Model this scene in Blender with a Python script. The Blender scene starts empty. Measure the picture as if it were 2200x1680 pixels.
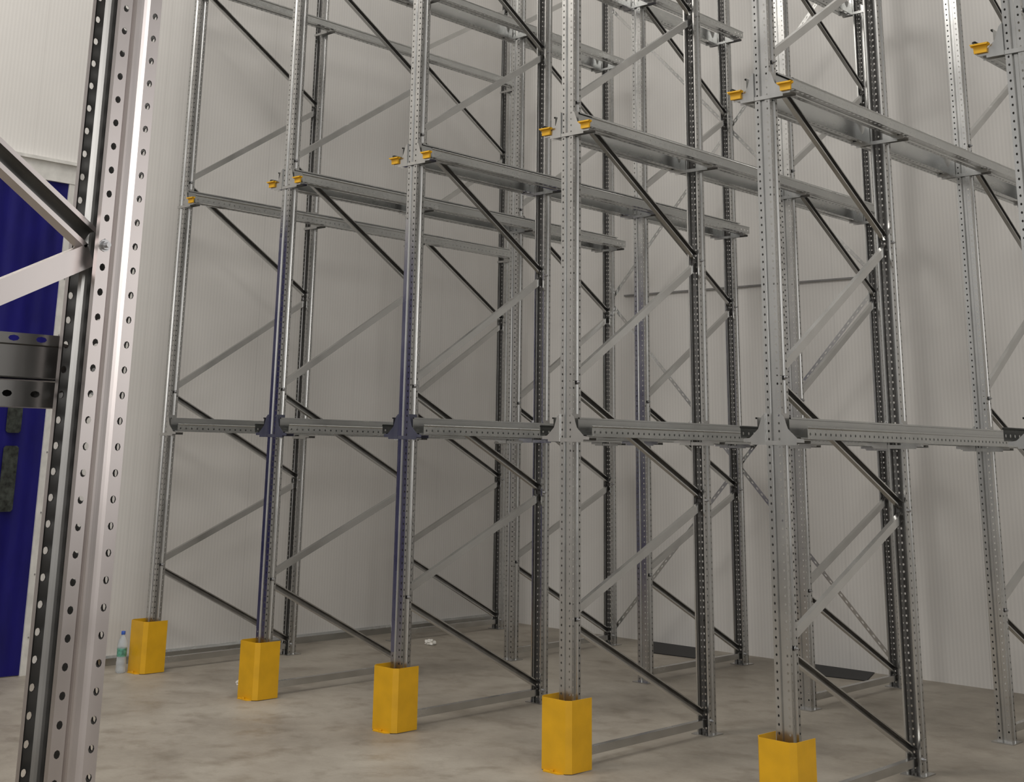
import bpy, bmesh, math, random
from mathutils import Matrix, Vector
random.seed(4)
S=bpy.context.scene
COL=S.collection
try: S.view_settings.view_transform='Standard'
except Exception: pass

# ------------------------------------------------------------ camera
f,cy,cx,yaw,pit,rol=2793.40,237.135,1025.797,0.75947,0.25433,0.02139
F=Vector((-math.sin(yaw)*math.cos(pit),math.cos(yaw)*math.cos(pit),math.sin(pit)))
R0=Vector((math.cos(yaw),math.sin(yaw),0)); U0=R0.cross(F)
r=R0*math.cos(rol)+U0*math.sin(rol); u=U0*math.cos(rol)-R0*math.sin(rol)
cam=bpy.data.cameras.new('camera'); co=bpy.data.objects.new('camera',cam); COL.objects.link(co)
M=Matrix(((r.x,u.x,-F.x,8.59164),(r.y,u.y,-F.y,-5.74643),(r.z,u.z,-F.z,1.6),(0,0,0,1)))
co.matrix_world=M
cam.sensor_width=36; cam.sensor_fit='HORIZONTAL'; cam.lens=f/2200*36
cam.shift_x=(1100-cx)/2200; cam.shift_y=(cy-840)/2200
cam.clip_start=0.05
S.camera=co

# ------------------------------------------------------------ materials
def mat(name):
    m=bpy.data.materials.new(name); m.use_nodes=True
    nt=m.node_tree; b=nt.nodes['Principled BSDF']; return m,nt,b
def ramp(nt,stops):
    n=nt.nodes.new('ShaderNodeValToRGB'); e=n.color_ramp.elements
    e[0].position,e[0].color=stops[0][0],(*stops[0][1],1)
    e[1].position,e[1].color=stops[-1][0],(*stops[-1][1],1)
    for p,c in stops[1:-1]:
        x=e.new(p); x.color=(*c,1)
    return n
def noise(nt,scale,detail=3,vec=None,rough=.5):
    n=nt.nodes.new('ShaderNodeTexNoise'); n.inputs['Scale'].default_value=scale
    n.inputs['Detail'].default_value=detail; n.inputs['Roughness'].default_value=rough
    if vec: nt.links.new(vec,n.inputs['Vector'])
    return n
def coords(nt,scale=(1,1,1),kind='Object'):
    t=nt.nodes.new('ShaderNodeTexCoord'); m=nt.nodes.new('ShaderNodeMapping')
    m.inputs['Scale'].default_value=scale
    nt.links.new(t.outputs[kind],m.inputs['Vector']); return m.outputs['Vector']
def galv(name,c1,c2,r1,r2,metal=1.0,stretch=(1,1,.05),bump=.07,fade=None):
    m,nt,b=mat(name)
    v=coords(nt,(1,1,1)); v2=coords(nt,stretch)
    n=noise(nt,7,2,v); n2=noise(nt,18,2,v2); n3=noise(nt,5,1,v2)
    mx=nt.nodes.new('ShaderNodeMath'); mx.operation='ADD'
    a=nt.nodes.new('ShaderNodeMath'); a.operation='MULTIPLY'; a.inputs[1].default_value=.5
    nt.links.new(n.outputs['Fac'],mx.inputs[0]); nt.links.new(n2.outputs['Fac'],mx.inputs[1]); nt.links.new(mx.outputs[0],a.inputs[0])
    rp=ramp(nt,[(.30,c1),(.70,c2)]); nt.links.new(a.outputs[0],rp.inputs['Fac'])
    colout=rp.outputs['Color']
    if fade:
        tc=nt.nodes.new('ShaderNodeTexCoord'); sp=nt.nodes.new('ShaderNodeSeparateXYZ'); nt.links.new(tc.outputs['Object'],sp.inputs[0])
        mr=nt.nodes.new('ShaderNodeMapRange'); mr.inputs['From Min'].default_value=fade[0]; mr.inputs['From Max'].default_value=fade[1]
        nt.links.new(sp.outputs['Z'],mr.inputs['Value'])
        mi=nt.nodes.new('ShaderNodeMix'); mi.data_type='RGBA'; nt.links.new(mr.outputs[0],mi.inputs[0]); nt.links.new(colout,mi.inputs[6]); mi.inputs[7].default_value=(*fade[2],1)
        colout=mi.outputs[2]
    nt.links.new(colout,b.inputs['Base Color'])
    mr=nt.nodes.new('ShaderNodeMapRange'); mr.inputs['To Min'].default_value=r1; mr.inputs['To Max'].default_value=r2
    mr.inputs['From Min'].default_value=.3; mr.inputs['From Max'].default_value=.7
    nt.links.new(a.outputs[0],mr.inputs['Value']); nt.links.new(mr.outputs[0],b.inputs['Roughness'])
    b.inputs['Metallic'].default_value=metal
    bp=nt.nodes.new('ShaderNodeBump'); bp.inputs['Strength'].default_value=bump; bp.inputs['Distance'].default_value=.003
    nt.links.new(n3.outputs['Fac'],bp.inputs['Height']); nt.links.new(bp.outputs[0],b.inputs['Normal'])
    return m
GALV=galv('galvanized_steel',(.44,.44,.435),(.56,.56,.55),.22,.28)
GALVB=galv('galvanized_brace',(.52,.52,.51),(.62,.62,.61),.20,.28,stretch=(1,.3,.3))
GALVR=galv('galvanized_rail',(.46,.47,.47),(.58,.59,.58),.22,.30,stretch=(1,.05,1))
NEARM=galv('galvanized_steel_warm',(.46,.42,.41),(.60,.555,.55),.27,.36,bump=.08)
STUBM=galv('dark_grey_steel',(.16,.157,.153),(.22,.216,.21),.36,.46,stretch=(1,.06,1),bump=.02)  # darker even grey for the rail across the aisle
DARKG=galv('shaded_inner_steel',(.26,.257,.25),(.36,.355,.35),.28,.38,metal=.94)  # darker copy of the steel, recess shade put into the inner faces
ARMM=galv('dark_arm_steel',(.15,.148,.145),(.22,.217,.21),.3,.4,metal=.9)
BLUEM=galv('blue_bracket_steel',(.09,.095,.14),(.14,.145,.19),.35,.5,metal=.6)  # navy tone on the lower front brackets of the blue-tinted frames
BLUEREFL=galv('blue_reflection',(.25,.255,.345),(.33,.335,.43),.22,.35,metal=.95,fade=(1.9,3.0,(.52,.52,.53)))  # blue curtain reflection put into the colour, fading to plain steel upward
def plain(name,c,rough=.5,metal=0,var=.12,sc=12,bump=0):
    m,nt,b=mat(name)
    n=noise(nt,sc,4,coords(nt))
    rp=ramp(nt,[(.3,tuple(x*(1-var) for x in c)),(.7,tuple(min(1,x*(1+var)) for x in c))])
    nt.links.new(n.outputs['Fac'],rp.inputs['Fac']); nt.links.new(rp.outputs['Color'],b.inputs['Base Color'])
    b.inputs['Roughness'].default_value=rough; b.inputs['Metallic'].default_value=metal
    if bump:
        bp=nt.nodes.new('ShaderNodeBump'); bp.inputs['Strength'].default_value=bump; bp.inputs['Distance'].default_value=.004
        nt.links.new(n.outputs['Fac'],bp.inputs['Height']); nt.links.new(bp.outputs[0],b.inputs['Normal'])
    return m
YEL=plain('yellow_powder_coat',(.70,.38,.007),.42,0,.08,9,.05)
BOLT=plain('zinc_bolt',(.5,.5,.51),.35,1)
BLACK=plain('matte_black',(.008,.008,.009),.6)  # near-black tone of the floor sheets
PAPER=plain('white_paper',(.75,.73,.68),.8)
TRIMW=plain('white_trim',(.66,.65,.62),.45)
DARKT=plain('grey_conduit',(.22,.215,.21),.5)
CAPB=plain('blue_cap_plastic',(.03,.10,.45),.4)
LAB=plain('green_label',(.10,.30,.22),.5,0,.6,60)
VIS=plain('dark_vision_panel',(.03,.035,.03),.15,0,.8,25)

# wall
def wallmat(name,axis):
    m,nt,b=mat(name)
    t=nt.nodes.new('ShaderNodeTexCoord'); sp=nt.nodes.new('ShaderNodeSeparateXYZ'); nt.links.new(t.outputs['Object'],sp.inputs[0])
    ms=nt.nodes.new('ShaderNodeMath'); ms.operation='MULTIPLY'; ms.inputs[1].default_value=2*math.pi/.030
    nt.links.new(sp.outputs[axis],ms.inputs[0])
    sn=nt.nodes.new('ShaderNodeMath'); sn.operation='SINE'; nt.links.new(ms.outputs[0],sn.inputs[0])
    n=noise(nt,1.3,4,coords(nt)); 
    n2=noise(nt,9,3,coords(nt,(1,1,.15)))
    rp=ramp(nt,[(.25,(.705,.685,.66)),(.75,(.755,.735,.71))]); nt.links.new(n.outputs['Fac'],rp.inputs['Fac'])
    mr=nt.nodes.new('ShaderNodeMapRange'); mr.inputs['From Min'].default_value=-1; mr.inputs['To Min'].default_value=.94; mr.inputs['To Max'].default_value=1.0
    nt.links.new(sn.outputs[0],mr.inputs['Value'])
    md=nt.nodes.new('ShaderNodeMath'); md.operation='PINGPONG'; md.inputs[1].default_value=.55
    nt.links.new(sp.outputs[axis],md.inputs[0])
    lt=nt.nodes.new('ShaderNodeMath'); lt.operation='LESS_THAN'; lt.inputs[1].default_value=.003; nt.links.new(md.outputs[0],lt.inputs[0])
    mj=nt.nodes.new('ShaderNodeMath'); mj.operation='MULTIPLY'; mj.inputs[1].default_value=.10; nt.links.new(lt.outputs[0],mj.inputs[0])
    sb=nt.nodes.new('ShaderNodeMath'); sb.operation='SUBTRACT'; nt.links.new(mr.outputs[0],sb.inputs[0]); nt.links.new(mj.outputs[0],sb.inputs[1])
    mm=nt.nodes.new('ShaderNodeVectorMath'); mm.operation='SCALE'
    nt.links.new(rp.outputs['Color'],mm.inputs[0]); nt.links.new(sb.outputs[0],mm.inputs['Scale'])
    nt.links.new(mm.outputs[0],b.inputs['Base Color'])
    b.inputs['Roughness'].default_value=.42
    ad=nt.nodes.new('ShaderNodeMath'); ad.operation='ADD'; nt.links.new(sn.outputs[0],ad.inputs[0]); nt.links.new(n2.outputs['Fac'],ad.inputs[1])
    bp=nt.nodes.new('ShaderNodeBump'); bp.inputs['Strength'].default_value=.12; bp.inputs['Distance'].default_value=.0012
    nt.links.new(ad.outputs[0],bp.inputs['Height']); nt.links.new(bp.outputs[0],b.inputs['Normal'])
    return m
WL=wallmat('insulated_panel_left','Y'); WB=wallmat('insulated_panel_back','X')
# floor
FL,nt,b=mat('concrete_floor')
v=coords(nt)
n1=noise(nt,.9,6,v,.65); n2=noise(nt,4,5,v,.65); n3=noise(nt,60,3,v)
r1=ramp(nt,[(.32,(.235,.207,.168)),(.5,(.335,.298,.247)),(.68,(.425,.388,.328))]); nt.links.new(n1.outputs['Fac'],r1.inputs['Fac'])
r2=ramp(nt,[(.30,(.70,.67,.63)),(.50,(1,1,1)),(.8,(1.0,1.0,1.0))]); nt.links.new(n2.outputs['Fac'],r2.inputs['Fac'])
r3=ramp(nt,[(.3,(.94,.94,.94)),(.7,(1,1,1))]); nt.links.new(n3.outputs['Fac'],r3.inputs['Fac'])
m1=nt.nodes.new('ShaderNodeMix'); m1.data_type='RGBA'; m1.blend_type='MULTIPLY'; m1.inputs[0].default_value=1
nt.links.new(r1.outputs[0],m1.inputs[6]); nt.links.new(r2.outputs[0],m1.inputs[7])
m2=nt.nodes.new('ShaderNodeMix'); m2.data_type='RGBA'; m2.blend_type='MULTIPLY'; m2.inputs[0].default_value=1
nt.links.new(m1.outputs[2],m2.inputs[6]); nt.links.new(r3.outputs[0],m2.inputs[7])
nt.links.new(m2.outputs[2],b.inputs['Base Color'])
mr=nt.nodes.new('ShaderNodeMapRange'); mr.inputs['To Min'].default_value=.34; mr.inputs['To Max'].default_value=.66
nt.links.new(n2.outputs['Fac'],mr.inputs['Value']); nt.links.new(mr.outputs[0],b.inputs['Roughness'])
bp=nt.nodes.new('ShaderNodeBump'); bp.inputs['Strength'].default_value=.2; bp.inputs['Distance'].default_value=.003
nt.links.new(n3.outputs['Fac'],bp.inputs['Height']); nt.links.new(bp.outputs[0],b.inputs['Normal'])
# blue curtain
BC,nt,b=mat('blue_pvc_fabric')
n=noise(nt,5,4,coords(nt,(1,1,.4)))
rp=ramp(nt,[(.3,(.004,.003,.085)),(.7,(.008,.006,.15))]); nt.links.new(n.outputs['Fac'],rp.inputs['Fac']); nt.links.new(rp.outputs[0],b.inputs['Base Color'])
b.inputs['Roughness'].default_value=.55; b.inputs['Specular IOR Level'].default_value=.25
bp=nt.nodes.new('ShaderNodeBump'); bp.inputs['Strength'].default_value=.5; bp.inputs['Distance'].default_value=.02
nt.links.new(n.outputs['Fac'],bp.inputs['Height']); nt.links.new(bp.outputs[0],b.inputs['Normal'])
# bottle plastic
PET,nt,b=mat('clear_pet_plastic')
n=noise(nt,20,2,coords(nt)); rp=ramp(nt,[(0,(.78,.84,.90)),(1,(.90,.94,.97))]); nt.links.new(n.outputs['Fac'],rp.inputs['Fac']); nt.links.new(rp.outputs[0],b.inputs['Base Color'])
b.inputs['Transmission Weight'].default_value=.7; b.inputs['Roughness'].default_value=.12; b.inputs['IOR'].default_value=1.2

# ------------------------------------------------------------ mesh helpers
class MB:
    def __init__(s): s.v=[];s.f=[];s.mark=None
    def quad(s,a,b,c,d):
        i=len(s.v); s.v+= [tuple(a),tuple(b),tuple(c),tuple(d)]; s.f.append((i,i+1,i+2,i+3))
    def holestrip(s,o,U,w,V,L,pitch,ru,rv):
        o=Vector(o);U=Vector(U);V=Vector(V)
        N=int(round(L/pitch)); pitch=L/N
        for k in range(N):
            c=o+U*(w/2)+V*(pitch*(k+.5)); i=len(s.v)
            a,b2=w/2,pitch/2
            outer=[(a,0),(a,b2),(0,b2),(-a,b2),(-a,0),(-a,-b2),(0,-b2),(a,-b2)]
            for x,y in outer: s.v.append(tuple(c+U*x+V*y))
            for j in range(8):
                t=j*math.pi/4; s.v.append(tuple(c+U*(ru*math.cos(t))+V*(rv*math.sin(t))))
            for j in range(8):
                j2=(j+1)%8; s.f.append((i+j,i+j2,i+8+j2,i+8+j))
    def prism(s,poly,axis,a,b):
        def P(p,t):
            return {'x':(t,p[0],p[1]),'y':(p[0],t,p[1]),'z':(p[0],p[1],t)}[axis]
        i=len(s.v);n=len(poly)
        for p in poly:s.v.append(P(p,a))
        for p in poly:s.v.append(P(p,b))
        s.f.append(tuple(range(i,i+n))); s.f.append(tuple(range(i+2*n-1,i+n-1,-1)))
        for j in range(n):
            k=(j+1)%n; s.f.append((i+j,i+k,i+n+k,i+n+j))
    def box(s,x0,x1,y0,y1,z0,z1): s.prism([(x0,y0),(x1,y0),(x1,y1),(x0,y1)],'z',z0,z1)
    def sheet(s,line,axis,a,b):
        def P(p,t):
            return {'x':(t,p[0],p[1]),'y':(p[0],t,p[1]),'z':(p[0],p[1],t)}[axis]
        for p,q in zip(line,line[1:]): s.quad(P(p,a),P(q,a),P(q,b),P(p,b))
    def mesh(s,name,m,fix=True):
        me=bpy.data.meshes.new(name); me.from_pydata(s.v,[],s.f); 
        if isinstance(m,(list,tuple)):
            for x in m: me.materials.append(x)
        else: me.materials.append(m)
        if s.mark is not None:
            for i in range(s.mark,len(s.f)): me.polygons[i].material_index=1
        bm=bmesh.new(); bm.from_mesh(me); bmesh.ops.remove_doubles(bm,verts=bm.verts,dist=1e-5)
        if fix: bmesh.ops.recalc_face_normals(bm,faces=bm.faces)
        bm.to_mesh(me); bm.free(); me.update(); return me
def obj(name,me,loc=(0,0,0),rot=(0,0,0),parent=None,**kw):
    o=bpy.data.objects.new(name,me); COL.objects.link(o); o.location=loc; o.rotation_euler=rot
    if parent: o.parent=parent
    for k,v in kw.items(): o[k]=v
    return o

# ------------------------------------------------------------ room
XW,YW=-.42,4.17
HW=9.0
m=MB(); m.box(XW-.15,XW,-9,YW+.15,0,HW); obj('wall_left',m.mesh('wall_left',WL),kind='structure')
m=MB(); m.box(XW,16,YW,YW+.15,0,HW); obj('wall_back',m.mesh('wall_back',WB),kind='structure')
m=MB(); m.box(XW-.15,16,-11,YW+.15,-.2,0); obj('floor',m.mesh('floor',FL),kind='structure')
m=MB(); m.sheet([(XW+.035,0),(XW+.035,.05),(XW+.02,.065),(XW,.065)],'y',-.72,YW); obj('baseboard_left',m.mesh('baseboard_left',GALVR),kind='structure')
m=MB(); m.box(1.15,3.8,YW-.02,YW,3.015,3.030); obj('trim_1',m.mesh('trim_1',DARKT),kind='structure')
# door: frame + curtain
ED=-.80
m=MB()
m.box(XW,XW+.04,ED,ED+.06,0,3.49); m.box(XW,XW+.04,-3.95,-3.87,0,3.49); m.box(XW,XW+.045,-3.95,ED+.06,3.49,3.63)
m.box(XW,XW+.07,-3.97,ED+.09,3.63,3.655)
dtrim=obj('trim_2',m.mesh('trim_2',TRIMW),kind='structure')
m=MB()
n=150; pts=[]
for i in range(n+1):
    y=-3.87+(3.87+ED)*i/n
    pts.append((XW+.018+.006*math.sin(y*21)+.004*math.sin(y*47+1),y))
for p,q in zip(pts,pts[1:]): m.quad((p[0],p[1],0.005),(q[0],q[1],0.005),(q[0],q[1],3.49),(p[0],p[1],3.49))
dm=m.mesh('door_1',BC,False)
for p in dm.polygons: p.use_smooth=True
door=obj('door_1',dm,kind='structure')
for y0 in (-1.10,-1.60,-2.10,-2.60,-3.10):
    for z0,z1 in ((1.64,1.83),(1.1,1.55)):
        m=MB(); m.prism([(y0+.015,z0),(y0+.10,z0),(y0+.115,z0+.015),(y0+.115,z1-.015),(y0+.10,z1),(y0+.015,z1),(y0,z1-.015),(y0,z0+.015)],'x',XW+.034,XW+.038)
        obj('window_panel',m.mesh('window_panel',VIS),parent=door)
t=[(.006*math.cos(a*math.pi/4),.006*math.sin(a*math.pi/4)) for a in range(8)]
m=MB(); m.prism(t,'x',0,.004); RV=m.mesh('rivet',BOLT)
for z in [.25+.42*i for i in range(8)]: obj('rivet',RV,(XW+.04,ED+.035,z),parent=dtrim)

# ------------------------------------------------------------ upright profile
W=.043; WY=.037; PIT=.0375; H=7.2
def upright_mesh(mt,H):
    m=MB()
    z0=.006; L=H-z0
    for e in (0,.0014):
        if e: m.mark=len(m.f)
        w=W-e; wy=WY-e
        for sx in (-1,1):
            m.holestrip((sx*.014,-wy,z0),(sx,0,0),w-.014,(0,0,1),L,PIT,.0050,.0062)
            m.sheet([(sx*.014,-wy),(sx*.008,-wy+.010),(0,-wy+.010)],'z',z0,z0+L)
            m.holestrip((sx*w,-wy,z0),(0,1,0),.021-e,(0,0,1),L,PIT,.0048,.0058)
            arc=[(sx*(w-(.007*math.sin(math.pi*t/8)**.8 if 0<t<8 else 0)),-WY+.021+.032*t/8) for t in range(9)]
            m.sheet(arc,'z',z0,z0+L)
            m.holestrip((sx*w,-WY+.053,z0),(0,1,0),wy+WY-.053,(0,0,1),L,PIT,.0048,.0058)
            m.sheet([(sx*w,wy),(sx*(w-.010),wy)],'z',z0,z0+L)
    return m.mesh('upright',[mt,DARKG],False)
UP=upright_mesh(GALV,H); UPN=upright_mesh(NEARM,3.4)
m=MB(); m.box(-.065,.065,-.075,.065,0,.006)
BASE=m.mesh('base_plate',GALV)
D=1.273
def brace_mesh(y0,z0,y1,z1,openx,mt,h=.021):
    dy,dz=y1-y0,z1-z0; L=math.hypot(dy,dz); d=Vector((0,dy/L,dz/L)); nrm=Vector((0,-d.z,d.y)); X=Vector((1,0,0))
    m=MB(); t=.013*(1 if openx>0 else -1)
    o=Vector((0,y0,z0)); sgn=1 if t>0 else -1; th=.0016
    P=[(-t,h-.007),(-t,h),(t,h),(t,-h),(-t,-h),(-t,-h+.007)]
    inner=[(-t+sgn*th,h-.007),(-t+sgn*th,h-th),(t-sgn*th,h-th),(t-sgn*th,-h+th),(-t+sgn*th,-h+th),(-t+sgn*th,-h+.007)]
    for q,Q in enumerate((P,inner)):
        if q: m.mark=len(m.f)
        for k in range(5):
            a,b=Q[k],Q[k+1]
            A=o+X*a[0]+nrm*a[1]; B=o+X*b[0]+nrm*b[1]
            m.quad(A,B,B+d*L,A+d*L)
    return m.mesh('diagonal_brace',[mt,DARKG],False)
NODES=[.08,.729,1.320,1.967,2.791,3.58,4.44,5.22,6.02,6.8]
def braces(mt,inset=.018,gap=.028,h=.021):
    out=[]
    for i in range(len(NODES)-1):
        za,zb=NODES[i]+gap,NODES[i+1]-gap
        ya=D-inset if i%2==0 else inset
        yb=inset if i%2==0 else D-inset
        out.append((brace_mesh(ya,za,yb,zb, 1 if i%2==1 else -1, mt,h),za,zb,ya,yb))
    return out
BR=braces(GALVB); BRN=braces(NEARM,.030,.012,.0175)
m=MB()
m.box(-.016,.016,0.02,D-.02,.045,.085)
HB=m.mesh('horizontal_brace',GALVB)
def bolt_mesh(sc=1):
    prof=[(.0001,.016),(.005,.016),(.005,.008),(.009,.008),(.009,.0016),(.012,.0016),(.012,0)]
    m=MB()
    for (r0,x0),(r1,x1) in zip(prof,prof[1:]):
        for j in range(12):
            def R(rr,a): 
                k=(rr if rr!=.009 else .009*(1 if a%2==0 else .88))*sc
                return (k*math.cos(a*math.pi/6),k*math.sin(a*math.pi/6))
            a=R(r0,j);b2=R(r0,(j+1)%12);c=R(r1,(j+1)%12);d=R(r1,j)
            m.quad((W+x0*sc,*a),(W+x0*sc,*b2),(W+x1*sc,*c),(W+x1*sc,*d))
    return m.mesh('bolt',BOLT)
BOLTM=bolt_mesh(); BOLTN=bolt_mesh(.78)
def bracket_mesh(sides,mt):
    m=MB()
    for s in sides:
        poly=[(.044,-.030),(.125,-.030),(.125,-.018),(.166,-.018),(.166,-.002),(.130,.002),(.082,.045),(.060,.105),(.044,.120)]
        poly=[(s*a,b) for a,b in poly]
        m.prism(poly,'y',-.046,-.043)
        m.prism([(s*.044,-.044),(s*.047,-.044),(s*.047,.030),(s*.044,.030)],'z',-.030,.120)
        m.prism([(s*.047,-.042),(s*.165,-.042),(s*.165,.02),(s*.047,.035)],'z',-.008,-.004)
        m.prism([(s*.047,.018),(s*.165,.018),(s*.165,.021),(s*.047,.021)],'z',-.022,-.004)
    m.prism([(-.047,-.043),(.047,-.043),(.047,-.039),(-.047,-.039)],'z',-.030,-.010)
    return m.mesh('rail_bracket',mt)
BK2=bracket_mesh((-1,1),GALV); BKR=bracket_mesh((1,),GALV); BKB=bracket_mesh((-1,1),BLUEM)
BASES=[1.676,3.402,5.135]
m=MB()
m.holestrip((.062,-.055,-.030),(0,0,1),.038,(0,1,0),.63,.045,.005,.008)
m.sheet([(.062,.008),(.125,.008),(.125,-.030),(.062,-.030)],'y',-.055,.575)
ARM=m.mesh('support_arm',[ARMM],False)

def frame(X,Y,rotz,label,group,sides='both',near=False,blue=False,levels=BASES,tint=False):
    root=obj('rack_frame',None,(X,Y,0),(0,0,rotz),label=label,category='pallet rack frame')
    root['group']=group
    up=UPN if near else UP
    a=obj('upright',up,parent=root); b=obj('upright',up,(0,D,0),(0,0,math.pi),parent=root)
    obj('base_plate',BASE,parent=a); obj('base_plate',BASE,parent=b)
    if tint:
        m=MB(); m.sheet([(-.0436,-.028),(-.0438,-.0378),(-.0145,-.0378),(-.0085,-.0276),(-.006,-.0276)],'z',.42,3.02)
        obj('blue_reflection',m.mesh('blue_reflection',BLUEREFL,False),parent=a,label='painted-in blue reflection strip on the steel')  # thin strip added to carry the painted blue reflection
    dz=-.082 if near else 0
    for i,(me,za,zb,ya,yb) in enumerate(BRN if near else BR):
        if near and zb>3.4: break
        obj('diagonal_brace',me,(0,0,dz),parent=root)
        if near:
            obj('bolt',BOLTN,(0,(.026 if i%2==1 else D-.026),NODES[i]+dz),(0,0,math.pi),parent=root)
        else:
            obj('bolt',BOLTM,(0,(.012 if i%2==1 else D-.012),NODES[i]),parent=root)
    obj('horizontal_brace',HB,parent=root)
    bk=BK2 if sides=='both' else BKR
    if near:
        obj('support_arm',ARM,(0,0,levels[0]),parent=root,label='dark perforated support arm under the rail')
    else:
      for li,z in enumerate(levels):
        b1=obj('rail_bracket',BKB if (blue and li==0) else bk,(0,0,z),parent=root)
        if blue and li==0: b1['label']='navy blue bracket'
        obj('rail_bracket',bk,(0,D,z),(0,0,0),parent=root)
    return root
GA='front row of galvanized rack frames'; GB='rear row of galvanized rack frames'
Pp=1.29916; YB=D+1.178
for k in range(6):
    lab='galvanized perforated steel rack frame with zigzag bracing, behind yellow guard' 
    if k in (1,2): lab='galvanized rack frame with blue-tinted front upright and navy bracket'
    if k==0: lab='galvanized perforated steel rack frame standing beside the white panel wall'
    frame(k*Pp,0,0,lab,GA,'right' if k==0 else 'both',blue=k in(1,2),tint=k in (1,2))
for k in range(5):
    frame(k*Pp,YB,0,'galvanized perforated steel rack frame standing near the back wall',GB,'right' if k==0 else 'both')
frame(6.797,-4.687,math.pi,'large perforated steel rack frame with bolted braces across the aisle','rack frame across the aisle','right',near=True)

# ------------------------------------------------------------ rails
def rail_mesh(y0,y1,s):
    m=MB(); L=y1-y0
    m.sheet([(s*.098,.092),(s*.098,.100),(s*.088,.100),(s*.088,0)],'y',y0,y1)
    m.holestrip((s*.088,y0,0),(s,0,0),.030,(0,1,0),L,.05,.007,.011)
    m.sheet([(s*.118,0),(s*.122,.006),(s*.146,.006),(s*.150,0)],'y',y0,y1)
    m.holestrip((s*.150,y0,0),(s,0,0),.034,(0,1,0),L,.05,.007,.011)
    m.holestrip((s*.184,y0,0),(0,0,1),.046,(0,1,0),L,.05,.0070,.0070)
    m.sheet([(s*.184,.046),(s*.190,.052),(s*.184,.058),(s*.172,.058)],'y',y0,y1)
    return m.mesh('rail_profile',GALVR,False)
def cap_mesh(s):
    m=MB()
    P=[(.118,-.006),(.176,-.006),(.178,.022),(.190,.027),(.190,.036),(.104,.036),(.104,.027),(.116,.022)]
    m.prism([(s*a,b) for a,b in P],'y',-.012,0)
    m.prism([(s*a,b) for a,b in [(.110,.028),(.184,.028),(.190,.036),(.104,.036)]],'y',-.026,-.010)
    return m.mesh('end_cap',YEL)
RY0,RY1=-.042,3.74
RM={1:rail_mesh(RY0,RY1,1),-1:rail_mesh(RY0,RY1,-1)}
CM={1:cap_mesh(1),-1:cap_mesh(-1)}
for k in range(6):
    for s in (-1,1):
        if k==0 and s==-1: continue
        if k==5 and s==1: continue
        for li,z in enumerate(BASES):
            rt=obj('pallet_rail',None,(k*Pp,0,z),label='galvanized perforated pallet rail'+(' with yellow end cap' if li else ' bolted along the rack uprights'),category='pallet rail',group='galvanized pallet rails of the racking')
            obj('rail_profile',RM[s],parent=rt)
            if li: obj('end_cap',CM[s],(0,-.047,0),parent=rt,label='yellow plastic end cap')
m=MB(); L=2.2
m.holestrip((.060,-.055,.062),(0,0,1),.016,(0,1,0),L,.045,.0045,.009)
m.sheet([(.060,.062),(.063,.060),(.063,.014),(.060,.012),(.150,.012),(.150,.045)],'y',-.055,-.055+L)
rt=obj('pallet_rail',None,(6.797,-4.687,BASES[0]),(0,0,math.pi),label='dark grey steel pallet rail on the rack across the aisle',category='pallet rail')
obj('rail_profile',m.mesh('rail_profile',STUBM,False),parent=rt)

# ------------------------------------------------------------ back-plane bracing straps
def strap(x0,z0,x1,z1,y,name='bracing_strap'):
    dx,dz=x1-x0,z1-z0; L=math.hypot(dx,dz); d=Vector((dx/L,0,dz/L)); n=Vector((-d.z,0,d.x))
    m=MB(); o=Vector((x0,y,z0))
    m.holestrip(o-n*.016,n,.032,d,L,.06,.005,.014)
    return obj(name,m.mesh(name,GALVB,False),label='thin perforated steel strap bracing the back of the racking',category='bracing strap',group='back bracing straps')
YR=YB+D+WY+.004
strap(3*Pp,.12,1*Pp,2.9,YR); strap(1*Pp,.12,3*Pp,2.9,YR+.006)
strap(3*Pp,2.95,1*Pp,5.75,YR); strap(1*Pp,2.95,3*Pp,5.75,YR+.006)

# ------------------------------------------------------------ guards
m=MB()
out=[(-.104,.05),(-.104,-.098),(-.080,-.130),(.080,-.130),(.104,-.104),(.104,.055)]
inn=[(-.1015,.05),(-.1015,-.097),(-.079,-.1275),(.079,-.1275),(.1015,-.103),(.1015,.055)]
m.prism(out+inn[::-1],'z',0.004,.35)
GU=m.mesh('guard_shell',YEL)
m=MB()
m.prism([(-.07,-.127),(-.05,-.154),(.05,-.154),(.07,-.127)],'z',0,.005)
GF=m.mesh('foot_flange',YEL)
m=MB(); m.prism([(.01*math.cos(a*math.pi/3),-.142+.01*math.sin(a*math.pi/3)) for a in range(6)],'z',.005,.014); GBO=m.mesh('anchor_bolt',YEL)
for k in range(6):
    rt=obj('upright_guard',None,(k*Pp,0,0),label='yellow powder-coated steel guard around a rack upright foot',category='rack guard',group='yellow upright guards')
    sh=obj('guard_shell',GU,parent=rt); obj('foot_flange',GF,parent=rt); obj('anchor_bolt',GBO,parent=rt)
    rt.rotation_euler=(0,0,random.uniform(-.03,.03))

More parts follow.
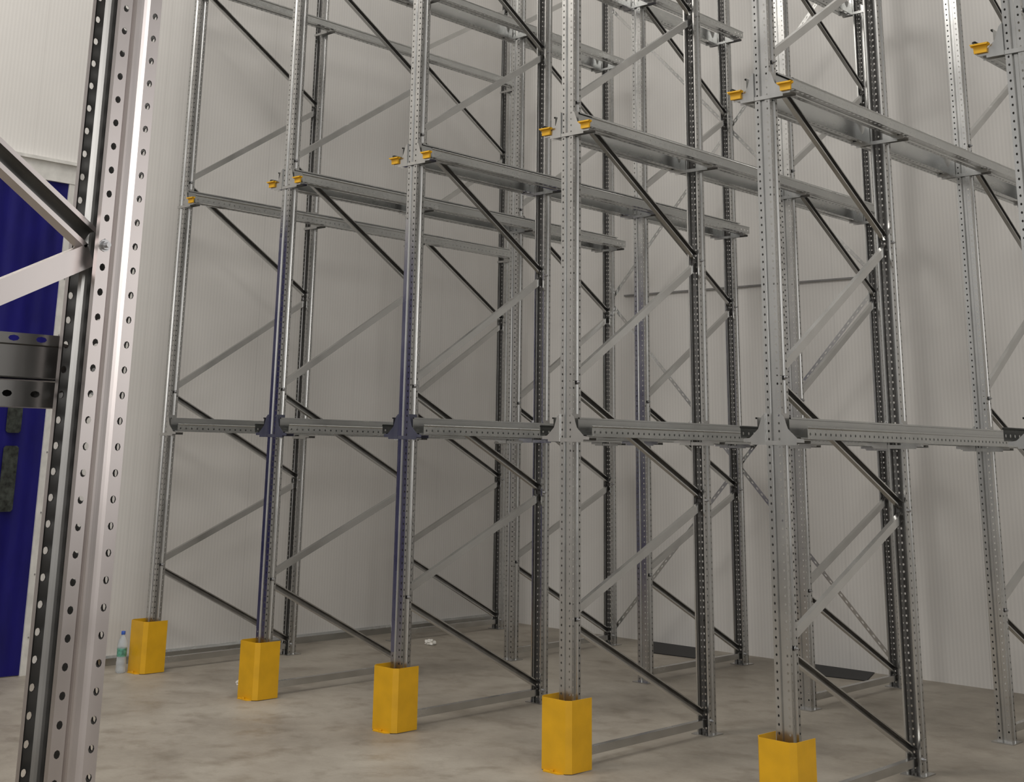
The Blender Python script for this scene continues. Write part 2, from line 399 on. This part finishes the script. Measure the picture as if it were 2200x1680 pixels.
# ------------------------------------------------------------ bottle
def lathe(prof,mt,name,n=24):
    m=MB()
    for (r0,z0),(r1,z1) in zip(prof,prof[1:]):
        for j in range(n):
            a,b2=2*math.pi*j/n,2*math.pi*(j+1)/n
            m.quad((r0*math.cos(a),r0*math.sin(a),z0),(r0*math.cos(b2),r0*math.sin(b2),z0),(r1*math.cos(b2),r1*math.sin(b2),z1),(r1*math.cos(a),r1*math.sin(a),z1))
    me=m.mesh(name,mt)
    for p in me.polygons: p.use_smooth=True
    return me
bt=obj('water_bottle',None,(-.08,-.19,0),label='clear plastic water bottle with green label and blue cap',category='bottle')
obj('bottle_body',lathe([(0.001,.004),(.030,.001),(.035,.008),(.035,.03),(.033,.04),(.035,.05),(.035,.075),(.033,.08),(.0335,.16),(.035,.165),(.035,.185),(.030,.215),(.018,.24),(.0125,.25),(.0125,.262)],PET,'bottle_body'),parent=bt)
obj('bottle_label',lathe([(.0343,.11),(.0345,.112),(.0345,.165),(.0343,.167)],LAB,'bottle_label'),parent=bt)
obj('bottle_cap',lathe([(.014,.255),(.0148,.257),(.0148,.275),(.013,.278),(.001,.278)],CAPB,'bottle_cap'),parent=bt)

# ------------------------------------------------------------ litter, black floor sheets
def crumple(name,loc,s,label):
    bm=bmesh.new(); bmesh.ops.create_icosphere(bm,subdivisions=3,radius=1)
    for v_ in bm.verts:
        k=1+.35*math.sin(v_.co.x*5+v_.co.y*3)*math.cos(v_.co.z*6+v_.co.x*4)+random.uniform(-.12,.12)
        v_.co=Vector((v_.co.x*k*s[0],v_.co.y*k*s[1],max(-.8,v_.co.z*k)*s[2]))
    mn=min(v_.co.z for v_ in bm.verts)
    for v_ in bm.verts: v_.co.z-=mn
    me=bpy.data.meshes.new(name); bm.to_mesh(me); bm.free(); me.materials.append(PAPER)
    return obj(name,me,loc,label=label,category='litter')
crumple('crumpled_paper',(.33,2.52,0),(.05,.035,.022),'crumpled white paper lying on the concrete floor')
crumple('paper_scrap',(.86,.15,0),(.018,.018,.018),'small white paper scrap on the concrete floor')
m=MB(); m.prism([(1.40,4.16),(1.98,4.16),(2.2,3.66),(1.78,3.62)],'z',0,.006); obj('black_floor_sheet',m.mesh('black_floor_sheet',BLACK),label='flat black sheet on floor by the back wall',category='floor mat',group='black floor sheets')  # flat black sheets on the floor along the back wall
m=MB(); m.prism([(2.93,4.16),(3.50,4.16),(3.64,3.76),(3.28,3.70)],'z',0,.006); obj('black_floor_sheet',m.mesh('black_floor_sheet',BLACK),label='flat black sheet on floor by the back wall',category='floor mat',group='black floor sheets')

# ------------------------------------------------------------ light
w=bpy.data.worlds.new('world'); S.world=w; w.use_nodes=True; nt=w.node_tree; bg=nt.nodes['Background']
tc=nt.nodes.new('ShaderNodeTexCoord'); sp=nt.nodes.new('ShaderNodeSeparateXYZ'); nt.links.new(tc.outputs['Generated'],sp.inputs[0])
rp=ramp(nt,[(.0,(.10,.095,.09)),(.47,(.13,.128,.125)),(.52,(.42,.41,.39)),(.58,(.92,.90,.86)),(.66,(.34,.33,.315)),(.8,(.36,.35,.335)),(1,(.48,.47,.45))])
mr=nt.nodes.new('ShaderNodeMapRange'); mr.inputs['From Min'].default_value=-1; nt.links.new(sp.outputs['Z'],mr.inputs['Value'])
nt.links.new(mr.outputs[0],rp.inputs['Fac']); nt.links.new(rp.outputs[0],bg.inputs['Color']); bg.inputs['Strength'].default_value=1.0
def area(loc,tgt,sx,sy,e,c=(1,.962,.905)):
    l=bpy.data.lights.new('bay_or_fill_light','AREA'); l.shape='RECTANGLE'; l.size=sx; l.size_y=sy; l.energy=e; l.color=c  # overhead hall lamps and added unseen fills share this name
    o=bpy.data.objects.new('bay_or_fill_light',l); COL.objects.link(o); o.location=loc
    d=Vector(tgt)-Vector(loc); o.rotation_euler=d.to_track_quat('-Z','Y').to_euler(); return o
area((3.0,-3.2,8.2),(3,-2.2,0),3,1.6,150)
area((8.5,-3.5,8.2),(8,-2.2,0),3,1.6,150)
area((0.8,-5.5,8.4),(0.2,-2,3),3,1.6,180)
area((2.4,1.9,8.7),(1.2,2.6,0),3.5,2.0,45)  # added fill above the racks to lighten the deep part of the walls
area((12,-8.5,3.2),(4,0,1.8),3.5,2.2,130,(1,.97,.93))  # added low fill behind the camera, unseen, for reflections in the steel
area((13.5,0.0,2.6),(5,1.0,2.2),3.0,2.8,42,(1,.98,.95))  # added low fill at the right, unseen, brightens the side faces
